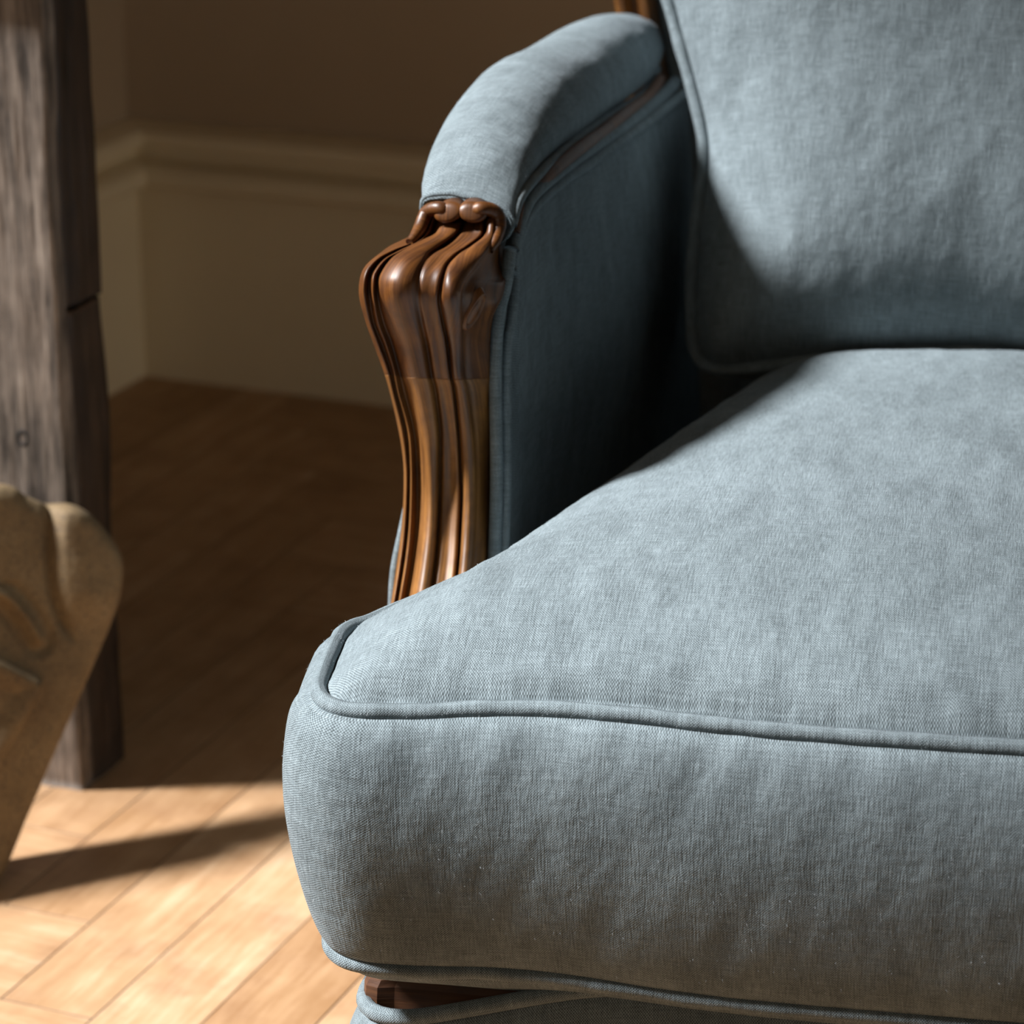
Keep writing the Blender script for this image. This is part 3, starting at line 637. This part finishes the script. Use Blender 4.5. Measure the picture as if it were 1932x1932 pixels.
#                               # rows (top to bottom) x columns (outer to inner)
def refine(A, nr, nc):
    B = np.stack([spline(A[:, j], nr) for j in range(A.shape[1])], 1)
    return np.stack([spline(B[i], nc) for i in range(nr)], 0)
def post_part(name, r0, r1, mat, extra=0.0):
    nr = int((r1 - r0) * 9) + 1
    full = refine(PG, (len(PG) - 1) * 18 + 1, (PG.shape[1] - 1) * 5 + 1)
    A = full[int(r0 * 18):int(r1 * 18) + 1]
    lft, rgt = A[:, :1], A[:, -1:]
    dep = np.array([0, .045, 0])
    b1 = lft + dep * .5 + np.array([.002, 0, 0]); b2 = lft + dep + np.array([.008, 0, 0]); b3 = rgt + dep + np.array([-.004, 0, 0]); b4 = rgt + dep * .4
    A = np.concatenate([A, b4, b3, b2, b1], 1)
    nr, nc = A.shape[:2]
    F = grid_faces(nr, nc, False, True)
    F.append(tuple(range(nc))); F.append(tuple((nr - 1) * nc + k for k in range(nc))[::-1])
    return cobj(name, A, F, mat, grid_uv(A))
knuckle = post_part('arm_knuckle', 0, 11.30, CARVED)
lower = post_part('arm_post', 11.33, 20, POSTW)
# scrolled tips above the knuckle
for nm, pth in (('FIL_L', FIL_L), ('FIL_R', FIL_R)):
    P = spline(pth, 40)
    V, F, UV = tube_mesh(P, np.interp(np.linspace(0, 1, 40), [0, .3, 1], [.0026, .0042, .0046]), 12)
    cobj('scroll_fillet', V, F, CARVED, UV, under=knuckle)
def volute(c, rx, rz, dep, tilt):
    prof = [(0, -.0), (.55, -.0), (.82, .0008), (.97, .0022), (1.0, .004), (.98, dep), (0, dep)]
    seg = 28; V = []
    for (q, y) in prof:
        for k in range(seg):
            a = 2 * PI * k / seg
            x, z = q * rx * math.cos(a), q * rz * math.sin(a)
            V.append((c[0] + x * math.cos(tilt) - z * math.sin(tilt), c[1] + y + z * .35, c[2] + x * math.sin(tilt) + z * math.cos(tilt)))
    F = grid_faces(len(prof), seg, False, True)
    return V, F
for c, tl in ((VOL[0], .25), (VOL[1], -.15)):
    V, F = volute(c, .0092, .0060, .015, tl)
    cobj('scroll_volute', V, F, CARVED, np.array(V)[:, [0, 2]], under=knuckle)
# small carved oval on the inner flank of the knuckle
def oval(ci, row):
    full = refine(PG, (len(PG) - 1) * 18 + 1, (PG.shape[1] - 1) * 5 + 1)
    r = int(row * 18)
    c = full[r, -6]
    w = full[r, -5] - full[r, -7]; w /= np.linalg.norm(w)
    dn = full[r + 12, -6] - full[r - 12, -6]; dn -= w * (dn @ w); dn /= np.linalg.norm(dn)
    nn = np.cross(w, dn); nn /= np.linalg.norm(nn)
    if nn @ np.array([.5, -1, 0]) < 0: nn = -nn
    V = []; seg = 26; prof = [(0, .0022), (.45, .0020), (.66, .0012), (.76, .0002), (.88, .0018), (1.0, .0012), (1.15, -.003)]
    for q, h in prof:
        for k in range(seg):
            t = 2 * PI * k / seg
            V.append(c + w * (q * .0060 * math.cos(t)) + dn * (q * .0130 * math.sin(t)) + nn * h)
    return V, grid_faces(len(prof), seg, False, True)
V, F = oval(0, 8.3)
cobj('carved_oval', V, F, CARVED, np.array(V)[:, [0, 2]], under=knuckle)

# padded arm rest
PA = np.array(PAD)
def pad():
    n = 90; seg = 44
    Lc, Rc = spline(PA[:, 0], n), spline(PA[:, 1], n)
    c = (Lc + Rc) / 2; mj = (Rc - Lc) / 2; a = np.linalg.norm(mj, axis=1)[:, None]; mj = mj / a
    mn = np.cross(mj, np.array([0, 1.0, 0])); mn[mn[:, 2] < 0] *= -1
    th = np.linspace(0, 2 * PI, seg, endpoint=False)
    co, si = np.cos(th), np.sin(th)
    dd = np.linspace(0, 1, n)[:, None]
    bb = np.where(si[None] > 0, .30 + .50 * np.clip(dd / .30, 0, 1) ** .7, .80 - .18 * np.clip(dd / .3, 0, 1))
    V = c[:, None] + a[:, None] * (co[None, :, None] * mj[:, None] + (si[None] * bb)[..., None] * mn[:, None])
    V += (mn[:, None] * (.0012 * fbm(dd * 9, th[None] * 1.5, 31))[..., None])
    # rounded cuff at the front, closed nose at the rear
    cap0 = [c[0] + (V[0] - c[0]) * q + np.array([0, dy, 0]) for q, dy in ((.55, .006), (.86, .004), (.97, .0005))]
    cap1 = [c[-1] + (V[-1] - c[-1]) * q + np.array([0, dy, 0]) for q, dy in ((.93, .010), (.7, .018), (.3, .022))]
    V = np.concatenate([np.array(cap0), V, np.array(cap1)], 0)
    F = grid_faces(len(V), seg, False, True)
    F.append(tuple(range(seg))[::-1]); F.append(tuple((len(V) - 1) * seg + k for k in range(seg)))
    uv = grid_uv(V)[..., ::-1]
    return V, F, uv, V[4:7]
V, F, uv, cuff = pad()
arm_pad = cobj('arm_pad', V, F, FABRIC, uv)
cuffring = V[4] + (V[4] - V[4].mean(0)) * .012
Vt, Ft, UVt = tube_mesh(cuffring, .0014, 8, True)
cobj('cuff_hem', Vt, Ft, FABRIC_PIPE, UVt, under=arm_pad)

ctube('arm_rail', RAIL, .0048, FRAMEW, 90)
ctube('welt', PADWELT, .0034, FABRIC_PIPE, 90)
ctube('welt', WELT1, .0052, FABRIC_PIPE, 90)
ctube('welt', WELT2, .0046, FABRIC_PIPE, 90)
ctube('welt', VWELT1, .0044, FABRIC_PIPE, 90)
ctube('welt', VWELT2, .0036, FABRIC_PIPE, 90)

# inside arm panel
def inside_panel():
    n, m = 110, 80
    top = spline(PTOP, n); top = resample(top, n)
    s = np.linspace(0, 1, n)
    bot = np.stack([-.343 + .070 * s, 1.695 + .50 * s, np.full(n, .36)], 1)
    t = np.linspace(0, 1, m)[:, None, None]
    V = top[None] * (1 - t) + bot[None] * t
    bul = np.sin(PI * np.clip(s, 0, 1))[None] ** .7 * np.sin(PI * np.linspace(0, 1, m) ** .8)[:, None]
    V[..., 0] += .014 * bul + .0016 * fbm(s[None] * 8, np.linspace(0, 1, m)[:, None] * 6, 77) * np.sqrt(bul)
    return V
V = inside_panel()
cobj('inside_arm_panel', V, grid_faces(V.shape[0], V.shape[1], flip=True), FABRIC, grid_uv(V))

# outside arm panel
def outside_panel():
    n, m = 60, 50
    zz = np.linspace(.66, .27, m); s = np.linspace(0, 1, n)
    xf = np.interp(zz, [.27, .31, .36, .44, .48, .52, .60, .66], [-.384, -.396, -.4055, -.4075, -.4010, -.3935, -.386, -.384])
    xb = -.350
    X = xf[:, None] * (1 - s[None]) + xb * s[None] - .010 * np.sin(PI * s)[None]
    yf = np.interp(zz, [.20, .40, .52, .60, .66], [1.665, 1.680, 1.712, 1.705, 1.725])
    Yv = yf[:, None] * (1 - s[None]) + 2.27 * s[None]
    V = np.stack(np.broadcast_arrays(X, Yv, zz[:, None]), 2)
    return V
V = outside_panel()
cobj('outside_arm_panel', V, grid_faces(V.shape[0], V.shape[1]), FABRIC, grid_uv(V))
ctube('welt', [V[i, 0] + [0.002, .001, 0] for i in range(0, 50, 3)], .0032, FABRIC_PIPE, 70)

# back stile (moulded) and crest rail
def moulded_bar(path, w, d, nr=80):
    P = spline(path, nr); T = np.gradient(P, axis=0); T /= np.linalg.norm(T, axis=1)[:, None]
    prof = [(-.5, .5), (-.5, -.2), (-.42, -.42), (-.28, -.5), (-.14, -.40), (-.06, -.22), (.06, -.22), (.14, -.40), (.28, -.5), (.42, -.42), (.5, -.2), (.5, .5)]
    fw = np.array([0, 1.0, 0])
    sd = np.cross(fw, T); sd /= np.linalg.norm(sd, axis=1)[:, None]
    bk = np.cross(T, sd); bk *= np.sign(bk[:, 1:2] + 1e-9)
    V = np.stack([P + sd * (a * w) + bk * (b * d) for a, b in prof], 1)
    F = grid_faces(nr, len(prof), False, True)
    F.append(tuple(range(len(prof)))); F.append(tuple((nr - 1) * len(prof) + k for k in range(len(prof)))[::-1])
    return V, F
V, F = moulded_bar([(-.330, 2.285, .16), (-.322, 2.285, .40), (-.322, 2.285, .58), (-.336, 2.287, .66), (-.346, 2.290, .71), (-.362, 2.30, .80), (-.372, 2.33, .92), (-.352, 2.36, 1.03)], .032, .036)
cobj('back_stile', V, F, POSTW, grid_uv(V))
V, F = moulded_bar([(-.352, 2.36, 1.03), (-.27, 2.366, 1.075), (-.16, 2.37, 1.09), (XC, 2.372, 1.105), (2 * XC + .16, 2.37, 1.09), (2 * XC + .27, 2.366, 1.075), (2 * XC + .352, 2.36, 1.03)], .036, .036)
cobj('crest_rail', V, F, POSTW, grid_uv(V), mir=False)
# upholstered back behind the loose cushion
def back_panel():
    n, m = 40, 50
    s = np.linspace(-1, 1, n); z = np.linspace(.24, 1.08, m)
    hw = np.interp(z, [.24, .58, .71, .80, .92, 1.03, 1.08], [.262, .250, .270, .290, .300, .285, .20])
    X = XC + hw[:, None] * s[None]
    Yf = np.interp(z, [.24, .5, .8, 1.08], [2.262, 2.268, 2.305, 2.365])[:, None] - .012 * (1 - s ** 4)[None]
    fr = np.stack(np.broadcast_arrays(X, Yf, z[:, None]), 2)
    return fr
V = back_panel()
cobj('inside_back_panel', V, grid_faces(V.shape[0], V.shape[1]), FABRIC, grid_uv(V), mir=False)
V2 = V.copy(); V2[..., 1] = V2[..., 1].max(1, keepdims=True) + .035
cobj('outside_back_panel', V2, grid_faces(V.shape[0], V.shape[1], flip=True), FABRIC, grid_uv(V2), mir=False)

# upholstered seat base, wooden corner block, legs
base_poly = [(-.388, 1.492), (2 * XC + .388, 1.492), (2 * XC + .350, 2.42), (-.350, 2.42)]
CB = resample(fillet(base_poly, [.045, .045, .03, .03], 12), 420, True)
T = np.roll(CB, -1, 0) - np.roll(CB, 1, 0); T /= np.linalg.norm(T, axis=1)[:, None]; NB_ = np.stack([T[:, 1], -T[:, 0]], 1)
ze = np.interp(np.abs(CB[:, 0] - XC), [0, .15, .22, .25, .27, .30, .33], [.280, .277, .264, .250, .243, .236, .232])
ze = np.where(CB[:, 1] < 1.56, ze, np.minimum(ze, .236))
ze = np.convolve(np.r_[ze[-7:], ze, ze[:7]], np.ones(15) / 15, 'valid')
rows_ = []
for t in np.linspace(0, 1, 30):
    bu = .016 * math.sin(PI * min(1, t * 1.1)) ** .7 if t < .91 else 0
    rows_.append(np.c_[CB + NB_ * bu, ze * (1 - t) + .125 * t])
V = np.array(rows_); V = np.concatenate([V, V[:, :1]], 1)
arc = np.r_[0, np.cumsum(np.linalg.norm(np.diff(np.vstack([CB, CB[:1]]), axis=0), axis=1))]
uv = np.stack(np.broadcast_arrays(arc[None], np.linspace(0, .13, 30)[:, None]), 2)
cobj('seat_rail_cover', V, grid_faces(30, V.shape[1]), FABRIC, uv, mir=False, far=False)
Vt, Ft, UVt = tube_mesh(np.c_[CB + NB_ * .001, ze + .002], .0050, 12, True)
cobj('welt', Vt, Ft, FABRIC_PIPE, UVt, mir=False, far=False)
deckP, r_ = ring_panel(CB, np.array([XC, 1.88]), 12)
V = np.concatenate([deckP, (.226 + 0 * deckP[..., :1])], 2)
cobj('seat_deck', V, grid_faces(12, len(CB), False, True), FABRIC, deckP, mir=False, far=False)
# wooden frame rail that shows between cushion and cover at the front corner
def corner_block():
    prof = [(-.386, 1.520), (-.3835, 1.514), (-.376, 1.5115), (-.366, 1.514), (-.30, 1.514), (-.24, 1.516), (-.24, 1.60), (-.375, 1.60), (-.386, 1.585)]
    zz = [(.205, 0), (.240, 0), (.248, .0005), (.2525, .003), (.254, .008)]
    c = np.mean(prof, 0); V = []
    for z, ins in zz:
        for p in prof:
            d = np.array(p) - c; L = np.linalg.norm(d); q = c + d * (1 - ins / L)
            V.append((q[0], q[1], z))
    n = len(prof); F = grid_faces(len(zz), n, False, True)
    F.append(tuple((len(zz) - 1) * n + k for k in range(n))); F.append(tuple(range(n))[::-1])
    return V, F
V, F = corner_block()
cobj('seat_frame_corner', V, F, FRAMEW, np.array(V)[:, [2, 0]], smooth=False, far=False)
for (x, y, sx, sy) in ((-.355, 1.53, -1, -1), (-.322, 2.40, -.4, 1)):
    P = spline([(x, y, .17), (x + .012 * sx, y + .012 * sy, .13), (x + .008 * sx, y + .008 * sy, .08), (x - .006 * sx, y - .004 * sy, .035), (x + .004 * sx, y + .006 * sy, .012), (x + .006 * sx, y + .008 * sy, .0)], 40)
    V, F, UV = tube_mesh(P, np.interp(np.linspace(0, 1, 40), [0, .25, .55, .8, .92, 1], [.026, .028, .021, .015, .017, .015]), 20)
    cobj('leg', V, F, FRAMEW, UV[:, ::-1], far=False)
# the other arm is the same, handed
for o in mirrored:
    c = o.copy(); COL.objects.link(c); c.parent = chair; c.scale.x = -1
    for q in list(o.children):
        d = q.copy(); COL.objects.link(d); d.parent = c

# loose fibres standing off the linen
FIBRE = paint_mat('linen_fibre', (.42, .46, .48), .9)
def fuzz(parent, src, count, lmin, lmax, w, seed):
    rng = np.random.default_rng(seed)
    V, F = [], []
    for o, share in src:
        me = o.data; me.update()
        n = len(me.vertices)
        co = np.empty(n * 3); me.vertices.foreach_get('co', co); co = co.reshape(-1, 3)
        no = np.empty(n * 3); me.vertices.foreach_get('normal', no); no = no.reshape(-1, 3)
        ar = np.zeros(n)
        for p in me.polygons:
            for v in p.vertices: ar[v] += p.area
        idx = rng.choice(n, int(count * share), p=ar / ar.sum())
        L = rng.uniform(lmin, lmax, len(idx)); J = rng.normal(0, 1, (len(idx), 3)); K = rng.normal(0, 1, (len(idx), 3))
        jit = rng.normal(0, .0015, (len(idx), 3))
        for i, l, j, k, q in zip(idx, L, J, K, jit):
            nn = no[i]; t = j - nn * (j @ nn); t /= np.linalg.norm(t) + 1e-9; k = k - nn * (k @ nn); k /= np.linalg.norm(k) + 1e-9
            q = q - nn * (q @ nn)
            p0 = co[i] + q - nn * .0004; d1 = nn * .75 + t * .5; d2 = nn * .30 + t * .5 + k * .7; d3 = -nn * .1 + k * .9
            pts = [p0, p0 + d1 * l * .35, p0 + d1 * l * .35 + d2 * l * .35, p0 + d1 * l * .35 + d2 * l * .35 + d3 * l * .3]
            sdir = np.cross(nn, t); b = len(V)
            for m_, p in enumerate(pts):
                ww = w * (1 - .2 * m_)
                V.append(p - sdir * ww / 2); V.append(p + sdir * ww / 2)
            for m_ in range(3): F.append((b + 2 * m_, b + 2 * m_ + 1, b + 2 * m_ + 3, b + 2 * m_ + 2))
    o = obj('lint_fuzz', V, F, FIBRE, parent); o['kind'] = 'stuff'
    return o
def kids(p, *names): return [c for c in p.children if c.name.split('.')[0] in names]
fuzz(seat, [(kids(seat, 'top_panel')[0], .5), (kids(seat, 'boxing_band')[0], .3), (kids(seat, 'piping')[0], .2)], 21000, .0014, .0040, .00016, 3)
fuzz(arm_pad, [(arm_pad, 1.0)], 3500, .0012, .0036, .00015, 4)

# ------------------------------------------------------------------ narrow console table of old oak
lx, ly = -.824, 2.250                       # right front corner of the near leg
tu, tv = to_room(lx, ly)
table = empty('console_table', room(tu - .25, tv + .12), 'weathered grey-brown oak table leg standing behind the carved stone slab', 'table', rz=RA)
def worn_beam(u0, u1, v0, v1, z0, z1, seed, rows=90, amp=.0018, rr=.004):
    """rounded, worn square timber in table space"""
    base = fillet([(u0, v0), (u1, v0), (u1, v1), (u0, v1)], rr, 5)
    base = resample(base, 72, True); n = len(base)
    c = base.mean(0); zz = np.linspace(z0, z1, rows)
    ang = np.arange(n) / n * 12
    V = []
    for z in zz:
        d = base - c
        k = 1 + (amp * (1.2 * vnoise(ang * 0 + z * 9, ang * .35, seed) + .7 * vnoise(ang * 0 + z * 26, ang * .9, seed + 1) + .5 * vnoise(ang * 6, ang * 0 + z * 14, seed + 2))) / np.linalg.norm(d, axis=1)
        V.append(np.c_[c + d * k[:, None], np.full(n, z)])
    V = np.array(V)
    F = grid_faces(rows, n, False, True); F.append(tuple(range(n))[::-1]); F.append(tuple((rows - 1) * n + k for k in range(n)))
    return V, F
def tpart(name, a, seed, mat=None, **kw):
    V, F = worn_beam(*a, seed, **kw)
    return obj(name, V, F, mat or OLDWOOD, table)
# table space: +x towards the room, +y towards the back wall; near right leg corner at (.25, -.12)
leg1 = tpart('leg', (.165, .25, -.12, -.101, 0, .735), 3, amp=.0018)
tpart('leg', (-.25, -.165, -.12, -.101, 0, .735), 13, rows=30)
tpart('rear_leg', (.185, .2475, -.100, -.040, 0, .433), 5, rr=.006, mat=SHADEOAK)
tpart('rear_leg', (.185, .2475, -.100, -.040, .4365, .735), 6, rr=.006, mat=SHADEOAK)
tpart('rear_leg', (-.25, -.165, -.100, -.040, 0, .735), 7, rows=30, mat=SHADEOAK)
tpart('back_panel', (-.17, .19, -.070, -.050, .02, .735), 9, rows=20)  # unseen board added to block the sun from the floor behind the leg
tpart('table_top', (-.29, .29, -.15, .02, .735, .775), 8, rows=6)
# nail hole in the near leg: a dark disc stands for its shade
def nail_hole():
    seg = 20; V = []
    for q, d in ((1.3, -.0004), (1.0, -.0012), (.8, -.0010), (.55, .0004), (0, .0012)):
        for k in range(seg):
            a = 2 * PI * k / seg
            V.append((.2095 + q * .0046 * math.cos(a), -.1200 + d, .3235 + q * .0062 * math.sin(a)))
    return V, grid_faces(5, seg, False, True)
V, F = nail_hole()
obj('nail_hole_disc', V, F, HOLE_SHADE, leg1)

# ------------------------------------------------------------------ carved stone slab leaning on the leg
sa, sl = math.radians(39), math.radians(18)
S0 = np.array([-.828, 2.053, 0.0]); SX = np.array([math.cos(sa), math.sin(sa), 0]); SBK = np.array([-math.sin(sa), math.cos(sa), 0])
SY = SBK * math.sin(sl) + np.array([0, 0, math.cos(sl)]); SN = np.cross(SX, SY)
def slab():
    out = [tuple(q) for q in SLAB] + [(-.022, -.0005), (-.06, 0.0), (-.12, .0), (-.155, .02), (-.19, .12), (-.20, .23), (-.17, .30), (-.12, .345), (-.06, .352)]
    C2 = resample(spline(out, 700, True), 420, True)
    C2[:, 1] = np.maximum(C2[:, 1], 0)
    cen = np.array([-.045, .18])
    P, r = ring_panel(C2, cen, 130)
    r2 = np.linspace(1, 0, 130); P = cen + (C2[None] - cen) * r2[:, None, None]
    d = edge_dist(P, C2)
    x, y = P[..., 0], P[..., 1]
    def pd(path):                                       # signed-less distance to a carved line
        Q = resample(spline(path, 120), 120); out_ = np.full(x.shape, 9.0)
        for a in Q: out_ = np.minimum(out_, np.hypot(x - a[0], y - a[1]))
        return out_
    sstep = lambda v, a, b: np.clip((v - a) / (b - a), 0, 1) ** 2 * (3 - 2 * np.clip((v - a) / (b - a), 0, 1))
    h = np.sqrt(np.clip(1 - (1 - np.minimum(d / .016, 1)) ** 2, 0, 1)) * .016 - .016
    vx = np.interp(y, [q[1] for q in SLABV[::-1]], [q[0] for q in SLABV[::-1]])
    dv = pd(SLABV)
    # the leaf-like lobe right of the carved valley stands proud and dies out at its tip
    lobe = sstep(x - vx, 0, .012) * sstep(y, .190, .232)
    ridge = np.exp(-((x - (vx + .026 - (y - .25) * .10)) / .016) ** 2)
    h += .009 * lobe * (.65 + .5 * ridge) * np.minimum(d / .012 + .3, 1)
    h -= .0065 * np.exp(-(dv / .0038) ** 2) * sstep(y, .185, .21)
    # raised band to the left of it, with a curved rim
    v2 = [tuple(q) for q in SLABV2]
    d2 = pd(v2)
    h += .0075 * np.exp(-(d2 / .0048) ** 2) - .004 * np.exp(-((d2 - .011) / .005) ** 2) * (y < .25)
    h += .0015 * np.exp(-((x - (vx - .040)) / .014) ** 2) * sstep(y, .225, .27)
    # raised panel low down
    pp = [tuple(q) for q in SLABP]
    Q = resample(spline(pp, 200), 200)
    ins = np.zeros(x.shape, bool); q2 = np.roll(Q, -1, 0)
    for a, b in zip(Q, q2):
        c = ((a[1] > y) != (b[1] > y)) & (x < (b[0] - a[0]) * (y - a[1]) / (b[1] - a[1] + 1e-9) + a[0]); ins ^= c
    dpn = np.full(x.shape, 9.0)
    for a in Q: dpn = np.minimum(dpn, np.hypot(x - a[0], y - a[1]))
    sd = np.where(ins, dpn, -dpn)
    h += .017 * sstep(sd, -.003, .006) - .0045 * sstep(sd, .009, .024)
    h += .0005 * fbm(x * 60, y * 60, 5) + .00012 * fbm(x * 300, y * 300, 9)
    th = .050
    W = lambda xy, hh: S0 + xy[..., :1] * SX + xy[..., 1:2] * SY + hh[..., None] * SN
    Vf = W(P, h)
    side = np.array([W(cen + (C2 - cen) * q, np.full(len(C2), -hh)) for q, hh in ((1.0, .022), (1.0, .036), (.995, .043), (.985, .048), (.96, th), (.4, th), (0, th))])
    V = np.concatenate([side[::-1], Vf], 0)
    V[..., 2] = np.maximum(V[..., 2], .0)
    return V, grid_faces(len(V), len(C2), False, True)
stone_base = np.array(S0)
V, F = slab()
slab_o = obj('carved_stone', V, F, STONE, None, off=S0)
slab_o.location = tuple(S0)
slab_o['label'] = 'carved sandstone fragment with raised leaf relief leaning on the oak leg'; slab_o['category'] = 'stone carving'
